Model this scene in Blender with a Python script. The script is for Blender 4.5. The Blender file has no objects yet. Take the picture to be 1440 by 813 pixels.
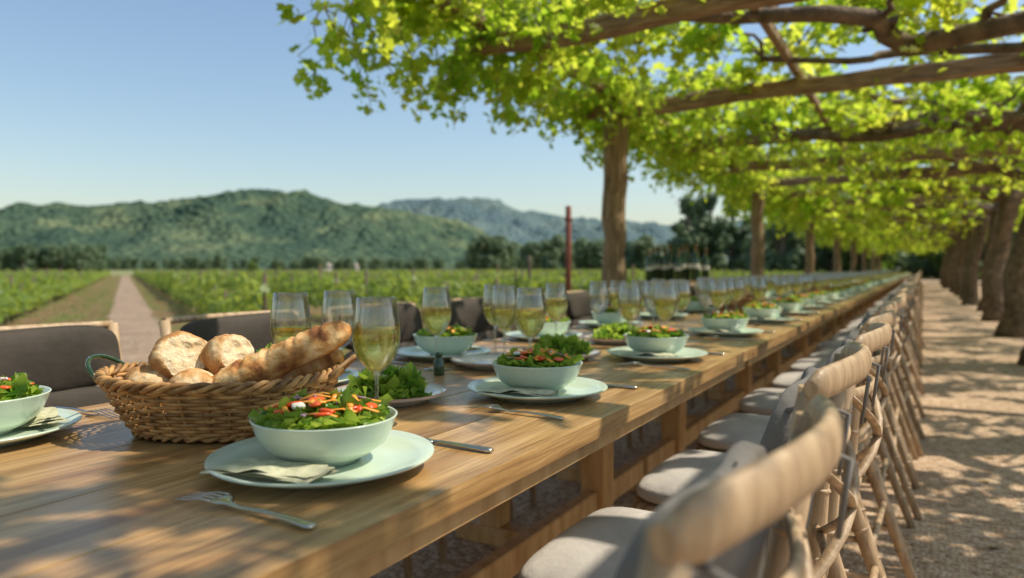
import bpy, bmesh, math, random
from mathutils import Vector, Matrix, noise
random.seed(7)
R=random.random
def U(a,b): return a+(b-a)*R()
scene=bpy.context.scene
COL=scene.collection
scene.view_settings.view_transform='Standard'
scene.view_settings.look='None'
scene.view_settings.exposure=0
TZ=0.72          # table top height
CAMH=1.0
# ------------------------------------------------------------------ mesh builder
class MB:
    def __init__(s): s.v=[];s.f=[];s.m=[];s.s=[]
    def face(s,idx,m=0,sm=True): s.f.append(idx);s.m.append(m);s.s.append(sm)
    def tube(s,pts,rad,n=8,m=0,up=(0,0,1),sm=True,jit=0):
        pts=[Vector(p) for p in pts];up=Vector(up);base=len(s.v);N=len(pts)
        for i,p in enumerate(pts):
            if i==0:d=pts[1]-p
            elif i==N-1:d=p-pts[i-1]
            else:d=pts[i+1]-pts[i-1]
            d.normalize()
            sd=d.cross(up)
            if sd.length<1e-3: sd=d.cross(Vector((1,0,0)))
            sd.normalize();u2=sd.cross(d).normalized()
            r=rad[i] if isinstance(rad,(list,)) else rad
            if not isinstance(r,tuple): r=(r,r)
            for k in range(n):
                a=2*math.pi*k/n
                j=1
                if jit: j=1+jit*noise.noise(Vector((p.x*9+k*1.7,p.y*9,p.z*5)))
                q=p+sd*(math.cos(a)*r[0]*j)+u2*(math.sin(a)*r[1]*j)
                s.v.append(tuple(q))
        for i in range(N-1):
            for k in range(n):
                a=base+i*n+k;b=base+i*n+(k+1)%n
                s.face((a,b,b+n,a+n),m,sm)
        s.face(tuple(base+k for k in range(n))[::-1],m,False)
        s.face(tuple(base+(N-1)*n+k for k in range(n)),m,False)
    def lathe(s,prof,n=32,m=0,c=(0,0,0),sm=True):
        base=[];
        for (r,z) in prof:
            if r<1e-6:
                base.append((len(s.v),1));s.v.append((c[0],c[1],c[2]+z))
            else:
                base.append((len(s.v),n))
                for k in range(n):
                    a=2*math.pi*k/n
                    s.v.append((c[0]+r*math.cos(a),c[1]+r*math.sin(a),c[2]+z))
        for i in range(len(prof)-1):
            a,na=base[i];b,nb=base[i+1]
            for k in range(n):
                k2=(k+1)%n
                if na==1 and nb==1: continue
                if na==1: s.face((a,b+k2,b+k),m,sm)
                elif nb==1: s.face((a+k,a+k2,b),m,sm)
                else: s.face((a+k,a+k2,b+k2,b+k),m,sm)
    def box(s,c,size,m=0,bev=0.004,mat=None,seg=1):
        bm=bmesh.new();bmesh.ops.create_cube(bm,size=1)
        bmesh.ops.scale(bm,vec=Vector(size),verts=bm.verts)
        if bev: bmesh.ops.bevel(bm,geom=bm.edges[:],offset=bev,segments=seg,affect='EDGES',profile=0.7)
        M=Matrix.Translation(Vector(c))@(mat.to_4x4() if mat else Matrix.Identity(4))
        base=len(s.v);bm.verts.index_update()
        for v in bm.verts: s.v.append(tuple(M@v.co))
        for f in bm.faces: s.face(tuple(base+v.index for v in f.verts),m,False)
        bm.free()
    def grid(s,fn,nu,nv,m=0,sm=True,cu=False,cv=False):
        base=len(s.v)
        for j in range(nv):
            for i in range(nu): s.v.append(tuple(fn(i/(nu if cu else nu-1),j/(nv if cv else nv-1))))
        for j in range(nv if cv else nv-1):
            for i in range(nu if cu else nu-1):
                i2=(i+1)%nu;j2=(j+1)%nv
                s.face((base+j*nu+i,base+j*nu+i2,base+j2*nu+i2,base+j2*nu+i),m,sm)
    def pad(s,c,size,m=0,e1=.5,e2=.4,nu=28,nv=14,fn=None,mat=None):
        c=Vector(c)
        def sp(x,e): return math.copysign(abs(x)**e,x)
        def f(u,v):
            a=u*2*math.pi;b=(v-.5)*math.pi*.998
            p=Vector((size[0]/2*sp(math.cos(b),e1)*sp(math.cos(a),e2),size[1]/2*sp(math.cos(b),e1)*sp(math.sin(a),e2),size[2]/2*sp(math.sin(b),e1)))
            if fn:p=fn(p)
            if mat:p=mat@p
            return c+p
        s.grid(f,nu,nv,m,True,cu=True)
    def leaf(s,c,nrm,size,m=0,spin=None,shape=0,sm=True):
        nrm=Vector(nrm).normalized()
        t=nrm.orthogonal().normalized();b=nrm.cross(t)
        a=R()*6.283 if spin is None else spin
        x=t*math.cos(a)+b*math.sin(a);y=nrm.cross(x)
        base=len(s.v);c=Vector(c)
        P=LEAFS[shape]
        s.v.append(tuple(c))
        fold=U(.05,.3)
        for (px,py) in P: s.v.append(tuple(c+(x*px+y*py)*size+nrm*size*(-fold*(px*px+py*py)+fold*.6*abs(px))))
        n=len(P)
        for k in range(n): s.face((base,base+1+k,base+1+(k+1)%n),m,False)
    def mesh(s,name,mats):
        me=bpy.data.meshes.new(name);me.from_pydata(s.v,[],s.f)
        for mt in mats: me.materials.append(mt)
        me.polygons.foreach_set('material_index',s.m)
        me.polygons.foreach_set('use_smooth',s.s)
        me.update();return me
def mk(ang):
    L=[]
    for a,r in ang: L.append((math.cos(math.radians(a))*r*.5,math.sin(math.radians(a))*r*.5))
    return L
half=[(90,1.0),(66,.62),(42,.92),(16,.6),(-16,.82),(-58,.5)]
LEAFS={0:mk(half+[(-90,.15)]+[(180-a,r) for a,r in half[:0:-1]]),
       1:mk([(90,1),(40,.7),(0,.75),(-50,.6),(-90,.3),(230,.6),(180,.75),(140,.7)]),
       2:mk([(90,1),(0,.7),(-90,.8),(180,.7)])}
def obj(name,me,loc=(0,0,0),rot=0,sc=1,parent=None,euler=None):
    o=bpy.data.objects.new(name,me);COL.objects.link(o)
    o.location=loc
    o.rotation_euler=euler if euler else (0,0,rot)
    o.scale=sc if isinstance(sc,tuple) else (sc,sc,sc)
    if parent:o.parent=parent
    return o
# ------------------------------------------------------------------ materials
def newmat(name):
    m=bpy.data.materials.new(name);m.use_nodes=True
    nt=m.node_tree;b=nt.nodes['Principled BSDF'];return m,nt,b
def nd(nt,t,**kw):
    n=nt.nodes.new(t)
    for k,v in kw.items():
        if k in n.inputs: n.inputs[k].default_value=v
        else: setattr(n,k,v)
    return n
def ramp(nt,stops):
    r=nt.nodes.new('ShaderNodeValToRGB');e=r.color_ramp.elements
    while len(e)<len(stops): e.new(.5)
    for i,(p,c) in enumerate(stops): e[i].position=p;e[i].color=(*c,1)
    return r
def mixc(nt,f,a,b,blend='MIX'):
    n=nt.nodes.new('ShaderNodeMix');n.data_type='RGBA';n.blend_type=blend
    for s,x in ((0,f),(6,a),(7,b)):
        if isinstance(x,bpy.types.NodeSocket): nt.links.new(x,n.inputs[s])
        else: n.inputs[s].default_value=(x if s==0 else (*x,1))
    return n.outputs[2]
def simple(name,stops,scale=5,rough=.6,mapscale=(1,1,1),bump=0,bscale=None,island=0,coat=0,metal=0,detail=6,dist=0,coord='Object',bdist=.01,spec=.5):
    m,nt,b=newmat(name);L=nt.links
    tc=nd(nt,'ShaderNodeTexCoord');mp=nd(nt,'ShaderNodeMapping');mp.inputs['Scale'].default_value=mapscale
    L.new(tc.outputs[coord],mp.inputs[0])
    n=nd(nt,'ShaderNodeTexNoise',Scale=scale,Detail=detail,Distortion=dist);L.new(mp.outputs[0],n.inputs['Vector'])
    r=ramp(nt,stops);L.new(n.outputs[0],r.inputs[0]);c=r.outputs[0]
    if island:
        g=nd(nt,'ShaderNodeNewGeometry');hs=nd(nt,'ShaderNodeHueSaturation')
        mr=nd(nt,'ShaderNodeMapRange');mr.inputs[3].default_value=1-island;mr.inputs[4].default_value=1+island
        L.new(g.outputs['Random Per Island'],mr.inputs[0]);L.new(mr.outputs[0],hs.inputs['Value']);L.new(c,hs.inputs['Color']);c=hs.outputs[0]
    L.new(c,b.inputs['Base Color'])
    b.inputs['Roughness'].default_value=rough;b.inputs['Metallic'].default_value=metal
    b.inputs['Coat Weight'].default_value=coat;b.inputs['Coat Roughness'].default_value=.15
    b.inputs['Specular IOR Level'].default_value=spec
    if bump:
        n2=nd(nt,'ShaderNodeTexNoise',Scale=bscale or scale,Detail=5);L.new(mp.outputs[0],n2.inputs['Vector'])
        bp=nd(nt,'ShaderNodeBump',Strength=bump,Distance=bdist);L.new(n2.outputs[0],bp.inputs['Height']);L.new(bp.outputs[0],b.inputs['Normal'])
    return m
def foliage(name,c1,c2,t1,t2,tr=.5,rough=.45,nscale=.8):
    m,nt,b=newmat(name);L=nt.links
    g=nd(nt,'ShaderNodeNewGeometry')
    n=nd(nt,'ShaderNodeTexNoise',Scale=nscale,Detail=2);L.new(g.outputs['Position'],n.inputs['Vector'])
    ad=nd(nt,'ShaderNodeMath',operation='ADD');mu=nd(nt,'ShaderNodeMath',operation='MULTIPLY');mu.inputs[1].default_value=.6
    L.new(g.outputs['Random Per Island'],mu.inputs[0]);L.new(mu.outputs[0],ad.inputs[0])
    m2=nd(nt,'ShaderNodeMath',operation='MULTIPLY_ADD');m2.inputs[1].default_value=1.6;m2.inputs[2].default_value=-.6
    L.new(n.outputs[0],m2.inputs[0]);L.new(m2.outputs[0],ad.inputs[1]);ad.use_clamp=True
    d=mixc(nt,ad.outputs[0],c1,c2);t=mixc(nt,ad.outputs[0],t1,t2)
    L.new(d,b.inputs['Base Color']);b.inputs['Roughness'].default_value=rough
    b.inputs['Specular IOR Level'].default_value=.35
    ts=nd(nt,'ShaderNodeBsdfTranslucent');L.new(t,ts.inputs[0])
    mx=nd(nt,'ShaderNodeMixShader');mx.inputs[0].default_value=tr
    L.new(b.outputs[0],mx.inputs[1]);L.new(ts.outputs[0],mx.inputs[2])
    L.new(mx.outputs[0],nt.nodes['Material Output'].inputs[0]);return m

M_leaf=foliage('vine_leaf',(.06,.14,.012),(.16,.24,.03),(.38,.64,.03),(.92,.93,.10),.68)
M_vine=foliage('vineyard_leaf',(.10,.17,.03),(.22,.28,.05),(.36,.50,.06),(.62,.70,.10),.38,nscale=.5)
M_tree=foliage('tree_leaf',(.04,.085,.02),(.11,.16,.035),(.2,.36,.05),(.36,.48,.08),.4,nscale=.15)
M_treefar=foliage('tree_leaf_far_hazed',(.085,.14,.07),(.16,.21,.10),(.16,.28,.12),(.24,.34,.14),.3,nscale=.1)  # lifted, duller greens: distance haze put into the leaf colour
M_bark=simple('bark',[(.3,(.07,.05,.035)),(.7,(.2,.15,.1))],4,.9,(3,3,1),.9,8,bdist=.03)
M_branch=simple('branch_bark',[(.3,(.075,.052,.032)),(.7,(.22,.155,.095))],10,.9,(1,1,1),.9,16,bdist=.03)
M_beam=simple('beam_wood',[(.3,(.13,.08,.042)),(.55,(.29,.19,.11)),(.8,(.40,.28,.17))],6,.8,(1,6,6),.8,8,island=.2,bdist=.012)
M_post=simple('post_wood',[(.3,(.13,.08,.04)),(.7,(.38,.26,.14))],5,.85,(6,6,.8),.9,8,bdist=.02)
def tablewood():
    m,nt,b=newmat('varnished_table_wood');L=nt.links
    tc=nd(nt,'ShaderNodeTexCoord');mp=nd(nt,'ShaderNodeMapping');mp.inputs['Scale'].default_value=(14,1.1,14)
    g=nd(nt,'ShaderNodeNewGeometry');L.new(tc.outputs['Object'],mp.inputs[0])
    rnd=nd(nt,'ShaderNodeMath',operation='MULTIPLY');rnd.inputs[1].default_value=37;L.new(g.outputs['Random Per Island'],rnd.inputs[0])
    cmb=nd(nt,'ShaderNodeCombineXYZ');L.new(rnd.outputs[0],cmb.inputs[1]);L.new(cmb.outputs[0],mp.inputs['Location'])
    n=nd(nt,'ShaderNodeTexNoise',Scale=1.2,Detail=9,Distortion=1.1);n.inputs['Roughness'].default_value=.62;L.new(mp.outputs[0],n.inputs['Vector'])
    r=ramp(nt,[(.28,(.22,.105,.036)),(.43,(.39,.215,.08)),(.56,(.52,.315,.13)),(.75,(.62,.41,.20))]);L.new(n.outputs[0],r.inputs[0])
    mp2=nd(nt,'ShaderNodeMapping');mp2.inputs['Scale'].default_value=(220,6,220);L.new(tc.outputs['Object'],mp2.inputs[0])
    n2=nd(nt,'ShaderNodeTexNoise',Scale=1,Detail=3);L.new(mp2.outputs[0],n2.inputs['Vector'])
    r2=ramp(nt,[(.35,(.55,.50,.46)),(.6,(1,1,1))]);L.new(n2.outputs[0],r2.inputs[0])
    c=mixc(nt,.75,r.outputs[0],r2.outputs[0],'MULTIPLY')
    hs=nd(nt,'ShaderNodeHueSaturation');mr=nd(nt,'ShaderNodeMapRange');mr.inputs[3].default_value=.82;mr.inputs[4].default_value=1.12
    L.new(g.outputs['Random Per Island'],mr.inputs[0]);L.new(mr.outputs[0],hs.inputs['Value']);L.new(c,hs.inputs['Color'])
    L.new(hs.outputs[0],b.inputs['Base Color'])
    n3=nd(nt,'ShaderNodeTexNoise',Scale=5,Detail=4);L.new(tc.outputs['Object'],n3.inputs['Vector'])
    mr2=nd(nt,'ShaderNodeMapRange');mr2.inputs[3].default_value=.18;mr2.inputs[4].default_value=.42;L.new(n3.outputs[0],mr2.inputs[0]);L.new(mr2.outputs[0],b.inputs['Roughness'])
    bp=nd(nt,'ShaderNodeBump',Strength=.3,Distance=.002);L.new(n2.outputs[0],bp.inputs['Height']);L.new(bp.outputs[0],b.inputs['Normal'])
    return m
M_table=tablewood()
M_leg=simple('trestle_wood',[(.3,(.46,.25,.095)),(.5,(.60,.36,.15)),(.7,(.68,.45,.22))],3,.45,(8,8,2),.2,20,bdist=.002)
M_chair=simple('chair_wood',[(.3,(.26,.165,.09)),(.5,(.42,.285,.165)),(.7,(.55,.40,.25))],9,.5,(5,5,1.2),.4,26,bdist=.003)
M_cush=simple('seat_cushion_fabric',[(.35,(.40,.365,.33)),(.7,(.54,.50,.455))],8,.85,bump=.6,bscale=40,bdist=.005)
M_cushg=simple('back_cushion_fabric',[(.35,(.12,.11,.102)),(.7,(.20,.185,.17))],8,.85,bump=.6,bscale=60,bdist=.004)
M_taupe=simple('taupe_upholstery',[(.35,(.034,.026,.019)),(.7,(.065,.052,.040))],5,.7,bump=.5,bscale=12,bdist=.012,spec=.3)
M_ceram=simple('celadon_glaze',[(.3,(.56,.66,.53)),(.7,(.64,.73,.60))],6,.22,coat=.4)
M_ceramp=simple('plate_glaze',[(.3,(.52,.63,.49)),(.7,(.64,.73,.60))],9,.25,coat=.4)
M_cream=simple('cream_glaze',[(.3,(.66,.63,.56)),(.7,(.74,.71,.65))],6,.2,coat=.4)
M_rim=simple('rose_rim_glaze',[(.3,(.42,.2,.15)),(.7,(.55,.3,.22))],9,.3)
M_metal=simple('cutlery_metal',[(.3,(.52,.49,.43)),(.7,(.66,.62,.55))],20,.18,metal=1)
M_wick=simple('wicker',[(.3,(.20,.09,.028)),(.7,(.50,.28,.10))],40,.6,bump=.4,bscale=90,island=.4,bdist=.002)
M_crust=simple('bread_crust',[(.36,(.24,.08,.02)),(.5,(.52,.25,.07)),(.64,(.76,.50,.24))],30,.75,bump=.9,bscale=70,bdist=.005,detail=8)
M_crustd=simple('floured_crust',[(.38,(.36,.16,.045)),(.5,(.56,.31,.12)),(.64,(.78,.58,.34))],30,.8,bump=.9,bscale=60,bdist=.005,detail=8)
M_crumb=simple('bread_crumb',[(.35,(.62,.45,.25)),(.6,(.8,.66,.44))],60,.9,bump=1,bscale=90,bdist=.006)
M_nap=simple('linen_napkin',[(.4,(.42,.42,.27)),(.6,(.56,.54,.38))],60,.95,bump=.3,bscale=300,bdist=.001,spec=.1)
M_tom=simple('tomato',[(.3,(.60,.05,.01)),(.7,(.78,.14,.02))],20,.25)
M_car=simple('carrot',[(.3,(.85,.27,.02)),(.7,(.88,.42,.06))],20,.4)
M_chs=simple('cheese',[(.3,(.72,.68,.55)),(.7,(.8,.78,.7))],20,.5)
M_onion=simple('onion',[(.3,(.3,.05,.12)),(.7,(.6,.4,.5))],30,.3)
M_sal=foliage('salad_leaf',(.05,.15,.012),(.30,.42,.05),(.25,.5,.04),(.7,.8,.12),.45,.3,nscale=30)
M_red=simple('rusty_steel',[(.3,(.16,.04,.02)),(.7,(.28,.08,.045))],12,.7)
M_bottle=simple('bottle_glass_dark',[(.3,(.02,.05,.018)),(.7,(.035,.075,.025))],5,.08,coat=.5)
M_foil=simple('bottle_foil',[(.3,(.03,.03,.03)),(.7,(.3,.2,.07))],3,.35,metal=.4)
M_label=simple('bottle_label',[(.3,(.6,.56,.46)),(.7,(.75,.72,.62))],8,.7)
M_white=simple('white_wall_paint',[(.3,(.60,.57,.52)),(.7,(.70,.67,.63))],1,.8)
M_roof=simple('roof_tiles',[(.3,(.25,.2,.17)),(.7,(.36,.3,.25))],2,.8)
M_dark=simple('window_dark',[(.3,(.02,.025,.03)),(.7,(.04,.045,.05))],1,.2)
M_dry=simple('dry_leaf',[(.3,(.25,.15,.05)),(.7,(.38,.30,.10))],9,.8)
# drinking glass: thin wall, clear pass-through, strong edge reflection, a little true refraction
def thinglass():
    m=bpy.data.materials.new('clear_glass');m.use_nodes=True;nt=m.node_tree
    nt.nodes.remove(nt.nodes['Principled BSDF'])
    t=nd(nt,'ShaderNodeBsdfTransparent');t.inputs[0].default_value=(.95,.965,.96,1)
    g=nd(nt,'ShaderNodeBsdfGlossy');g.inputs['Roughness'].default_value=.02
    lw=nd(nt,'ShaderNodeLayerWeight');lw.inputs[0].default_value=.5
    p=nd(nt,'ShaderNodeMath',operation='POWER');p.inputs[1].default_value=2.0;nt.links.new(lw.outputs['Facing'],p.inputs[0])
    ma=nd(nt,'ShaderNodeMath',operation='MULTIPLY_ADD');ma.inputs[1].default_value=.80;ma.inputs[2].default_value=.07;nt.links.new(p.outputs[0],ma.inputs[0])
    mx=nd(nt,'ShaderNodeMixShader');nt.links.new(ma.outputs[0],mx.inputs[0]);nt.links.new(t.outputs[0],mx.inputs[1]);nt.links.new(g.outputs[0],mx.inputs[2])
    gl=nd(nt,'ShaderNodeBsdfGlass');gl.inputs['IOR'].default_value=1.45;gl.inputs['Roughness'].default_value=0;gl.inputs['Color'].default_value=(1,1,1,1)
    m2=nd(nt,'ShaderNodeMixShader');m2.inputs[0].default_value=.22;nt.links.new(mx.outputs[0],m2.inputs[1]);nt.links.new(gl.outputs[0],m2.inputs[2])
    nt.links.new(m2.outputs[0],nt.nodes['Material Output'].inputs[0]);return m
def glassmat(name,col,ior,rough=0,tr=.25):
    m=bpy.data.materials.new(name);m.use_nodes=True;nt=m.node_tree
    nt.nodes.remove(nt.nodes['Principled BSDF'])
    g=nd(nt,'ShaderNodeBsdfGlass');g.inputs['Color'].default_value=(*col,1);g.inputs['IOR'].default_value=ior;g.inputs['Roughness'].default_value=rough
    t=nd(nt,'ShaderNodeBsdfTransparent');t.inputs[0].default_value=(*col,1)
    mx=nd(nt,'ShaderNodeMixShader');mx.inputs[0].default_value=tr
    nt.links.new(g.outputs[0],mx.inputs[1]);nt.links.new(t.outputs[0],mx.inputs[2])
    nt.links.new(mx.outputs[0],nt.nodes['Material Output'].inputs[0]);return m
M_glass=thinglass()
M_wine=glassmat('white_wine',(1,.93,.50),1.33,tr=.12)

# ------------------------------------------------------------------ site axes
F=Vector((-.5,.8660254,0));RT=Vector((.8660254,.5,0))
def site(d,r,z=0): return F*d+RT*r+Vector((0,0,z))
# ------------------------------------------------------------------ ground
def groundmat():
    m,nt,b=newmat('field_ground');L=nt.links
    g=nd(nt,'ShaderNodeNewGeometry');mp=nd(nt,'ShaderNodeMapping');mp.inputs['Scale'].default_value=(.006,.03,1);mp.inputs['Rotation'].default_value=(0,0,math.radians(-30))
    L.new(g.outputs['Position'],mp.inputs[0]);n=nd(nt,'ShaderNodeTexNoise',Scale=1,Detail=5);L.new(mp.outputs[0],n.inputs['Vector'])
    r=ramp(nt,[(.38,(.14,.20,.05)),(.46,(.20,.24,.07)),(.52,(.36,.26,.15)),(.64,(.24,.24,.09))]);L.new(n.outputs[0],r.inputs[0])
    n2=nd(nt,'ShaderNodeTexNoise',Scale=.8,Detail=6);L.new(g.outputs['Position'],n2.inputs['Vector'])
    r2=ramp(nt,[(.3,(.6,.6,.6)),(.7,(1.15,1.15,1.1))]);L.new(n2.outputs[0],r2.inputs[0])
    L.new(mixc(nt,.8,r.outputs[0],r2.outputs[0],'MULTIPLY'),b.inputs['Base Color']);b.inputs['Roughness'].default_value=.95
    return m
def soilmat():
    m,nt,b=newmat('vineyard_soil');L=nt.links
    g=nd(nt,'ShaderNodeNewGeometry');n=nd(nt,'ShaderNodeTexNoise',Scale=1.6,Detail=8);L.new(g.outputs['Position'],n.inputs['Vector'])
    r=ramp(nt,[(.42,(.13,.18,.04)),(.52,(.20,.13,.065)),(.68,(.28,.175,.10))]);L.new(n.outputs[0],r.inputs[0])
    L.new(r.outputs[0],b.inputs['Base Color']);b.inputs['Roughness'].default_value=1;b.inputs['Specular IOR Level'].default_value=.1
    n2=nd(nt,'ShaderNodeTexNoise',Scale=7,Detail=6);L.new(g.outputs['Position'],n2.inputs['Vector'])
    bp=nd(nt,'ShaderNodeBump',Strength=1,Distance=.16);L.new(n2.outputs[0],bp.inputs['Height']);L.new(bp.outputs[0],b.inputs['Normal']);return m
def gravelmat(name,cols,vs=55):
    m,nt,b=newmat(name);L=nt.links
    g=nd(nt,'ShaderNodeNewGeometry')
    v=nd(nt,'ShaderNodeTexVoronoi',Scale=vs);L.new(g.outputs['Position'],v.inputs['Vector'])
    sep=nd(nt,'ShaderNodeSeparateColor');L.new(v.outputs['Color'],sep.inputs[0])
    r=ramp(nt,cols);L.new(sep.outputs[0],r.inputs[0])
    n=nd(nt,'ShaderNodeTexNoise',Scale=1.5,Detail=6);L.new(g.outputs['Position'],n.inputs['Vector'])
    r2=ramp(nt,[(.3,(.70,.66,.62)),(.7,(1.1,1.08,1.05))]);L.new(n.outputs[0],r2.inputs[0])
    L.new(mixc(nt,.9,r.outputs[0],r2.outputs[0],'MULTIPLY'),b.inputs['Base Color']);b.inputs['Roughness'].default_value=.95
    n3=nd(nt,'ShaderNodeTexNoise',Scale=6,Detail=8);L.new(g.outputs['Position'],n3.inputs['Vector'])
    bp=nd(nt,'ShaderNodeBump',Strength=.9,Distance=.01,invert=True);L.new(v.outputs['Distance'],bp.inputs['Height'])
    bp2=nd(nt,'ShaderNodeBump',Strength=.6,Distance=.04);L.new(n3.outputs[0],bp2.inputs['Height']);L.new(bp.outputs[0],bp2.inputs['Normal'])
    L.new(bp2.outputs[0],b.inputs['Normal']);return m
def sheet(name,pts,z,mt):
    me=bpy.data.meshes.new(name);me.from_pydata([(p[0],p[1],z) for p in pts],[],[tuple(range(len(pts)))]);me.materials.append(mt)
    return obj(name,me)
sheet('ground',[(-3500,-3500),(3500,-3500),(3500,3500),(-3500,3500)],0,groundmat())
RU=Vector((-.854,.521,0)).normalized();RV=Vector((.521,.854,0)).normalized()
def uv(u,v): 
    p=RU*u+RV*v;return (p.x,p.y)
sheet('vineyard_soil',[uv(3,-45),uv(125,-45),uv(125,95),uv(3,95)],.004,soilmat())
sheet('gravel_terrace',[(-4.0,-14),(9,-14),(9,75),(-4.0,75)],.012,gravelmat('gravel',[(.1,(.37,.24,.145)),(.5,(.54,.38,.245)),(.9,(.68,.52,.37))]))
random.seed(31);L_=[];R_=[]
for i in range(120):
    u=3.5+i*.97;L_.append(uv(u,-.28+.13*noise.noise(Vector((u*.9,0,0)))));R_.append(uv(u,.55+.13*noise.noise(Vector((u*.9,7,0)))))
vs=[(p[0],p[1],.008) for p in L_]+[(p[0],p[1],.008) for p in R_]
me=bpy.data.meshes.new('dirt_path');me.from_pydata(vs,[],[(i,i+1,121+i,120+i) for i in range(119)]);me.materials.append(gravelmat('path_dirt',[(.1,(.25,.17,.11)),(.5,(.33,.235,.155)),(.9,(.41,.31,.22))],30));obj('dirt_path',me)
M_grass=foliage('grass_blades',(.10,.16,.03),(.20,.22,.06),(.3,.4,.06),(.45,.5,.12),.35,nscale=2)
mb=MB()
for i in range(5200):
    u=4.9+34*R()**1.6;v=random.choice((U(-1.9,-.25),U(.5,1.4),U(-1.9,-.25),U(-4,6)))
    if noise.noise(Vector((u*.9,v*1.6,3)))<-.02: continue
    p=RU*u+RV*v
    if p.x>-4.05: continue
    h=U(.03,.11);a=R()*6.28;w=U(.004,.010);l=Vector((U(-.05,.05),U(-.05,.05),h));b=len(mb.v)
    e=Vector((math.cos(a)*w,math.sin(a)*w,0));q=p+Vector((0,0,.004))
    mb.v+=[tuple(q-e),tuple(q+e),tuple(q+l*.6+e*.6),tuple(q+l*.6-e*.6),tuple(q+l+Vector((l.x,l.y,0))*.6)]
    mb.face((b,b+1,b+2,b+3),0,False);mb.face((b+3,b+2,b+4),0,False)
obj('grass',mb.mesh('grass',[M_grass]))

# ------------------------------------------------------------------ hills
def interp(tab,x):
    if x<=tab[0][0]:return tab[0][1]
    for (a,ya),(b,yb) in zip(tab,tab[1:]):
        if x<=b:
            t=(x-a)/(b-a);t=t*t*(3-2*t);return ya+(yb-ya)*t
    return tab[-1][1]
def hillmat(name,c1,c2,c3,vf):
    m,nt,b=newmat(name);L=nt.links
    g=nd(nt,'ShaderNodeNewGeometry')
    n=nd(nt,'ShaderNodeTexNoise',Scale=.011,Detail=9);n.inputs['Roughness'].default_value=.72;L.new(g.outputs['Position'],n.inputs['Vector'])
    r=ramp(nt,[(.40,c1),(.52,c2),(.64,c3)]);L.new(n.outputs[0],r.inputs[0])
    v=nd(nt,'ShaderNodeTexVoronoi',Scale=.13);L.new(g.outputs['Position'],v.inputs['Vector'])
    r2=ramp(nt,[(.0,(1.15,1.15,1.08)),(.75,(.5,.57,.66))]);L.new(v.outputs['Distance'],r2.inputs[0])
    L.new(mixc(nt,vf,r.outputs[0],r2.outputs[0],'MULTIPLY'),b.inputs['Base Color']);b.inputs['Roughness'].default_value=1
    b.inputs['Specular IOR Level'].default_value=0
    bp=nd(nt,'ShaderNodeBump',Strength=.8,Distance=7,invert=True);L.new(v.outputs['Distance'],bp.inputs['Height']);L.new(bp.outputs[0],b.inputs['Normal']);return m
def hills(name,tab,d0,dr,d1,mt,s0,s1,ns,nd_,amp,seed):
    vs=[];fs=[]
    for j in range(nd_):
        d=d0+(d1-d0)*j/(nd_-1)
        if d<dr: t=(d-d0)/(dr-d0);sh=t*t*(3-2*t)*.35+t*.65
        else: sh=1-.5*(d-dr)/(d1-dr)
        for i in range(ns):
            s=s0+(s1-s0)*i/(ns-1)
            h=interp(tab,s)*dr*sh
            p=site(d,s*dr)
            q=Vector((p.x*.006,p.y*.006,seed))
            nn=noise.noise(q)*.9+noise.noise(q*2.3)*.5
            gul=abs(noise.noise(q*1.7+Vector((5,5,5))))*1.0+abs(noise.noise(q*3.9))*.5
            nn2=noise.noise(q*9)*.25+noise.noise(q*25)*.22
            m_=math.sin(math.pi*min(1,sh*.98))
            h=h*(1+ .16*nn*(.3+.7*m_)+(gul-.45)*.75*m_)+(amp*nn2)*min(1,sh*3)
            h-= (1-min(1,sh*8))*2
            vs.append((p.x,p.y,h))
    for j in range(nd_-1):
        for i in range(ns-1):
            a=j*ns+i;fs.append((a,a+1,a+ns+1,a+ns))
    me=bpy.data.meshes.new(name);me.from_pydata(vs,[],fs);me.materials.append(mt)
    me.polygons.foreach_set('use_smooth',[True]*len(fs));return obj(name,me)
hA=hillmat('wooded_hill_hazed',(.060,.100,.07),(.095,.14,.085),(.20,.23,.12),.7)  # woodland greens shifted bluer, aerial haze painted into the base colour
hB=hillmat('far_wooded_hill_hazed',(.115,.17,.18),(.14,.20,.19),(.19,.235,.205),.45)  # paler and bluer ridge, its haze is part of the colour
T1=[(-1.2,.05),(-.9,.062),(-.72,.076),(-.62,.090),(-.5,.096),(-.42,.104),(-.35,.114),(-.29,.108),(-.22,.094),(-.16,.084),(-.08,.066),(0,.038),(.08,.01),(.15,0)]
T2=[(-1.2,.05),(-.4,.06),(-.22,.087),(-.16,.099),(-.12,.104),(-.07,.100),(-.03,.097),(.02,.081),(.08,.075),(.14,.070),(.21,.064),(.3,.068),(.5,.06),(.8,.05),(1.3,.04)]
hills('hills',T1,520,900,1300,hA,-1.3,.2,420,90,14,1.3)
hills('hills',T2,900,1500,2000,hB,-1.3,1.4,420,60,26,5.3)
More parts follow.
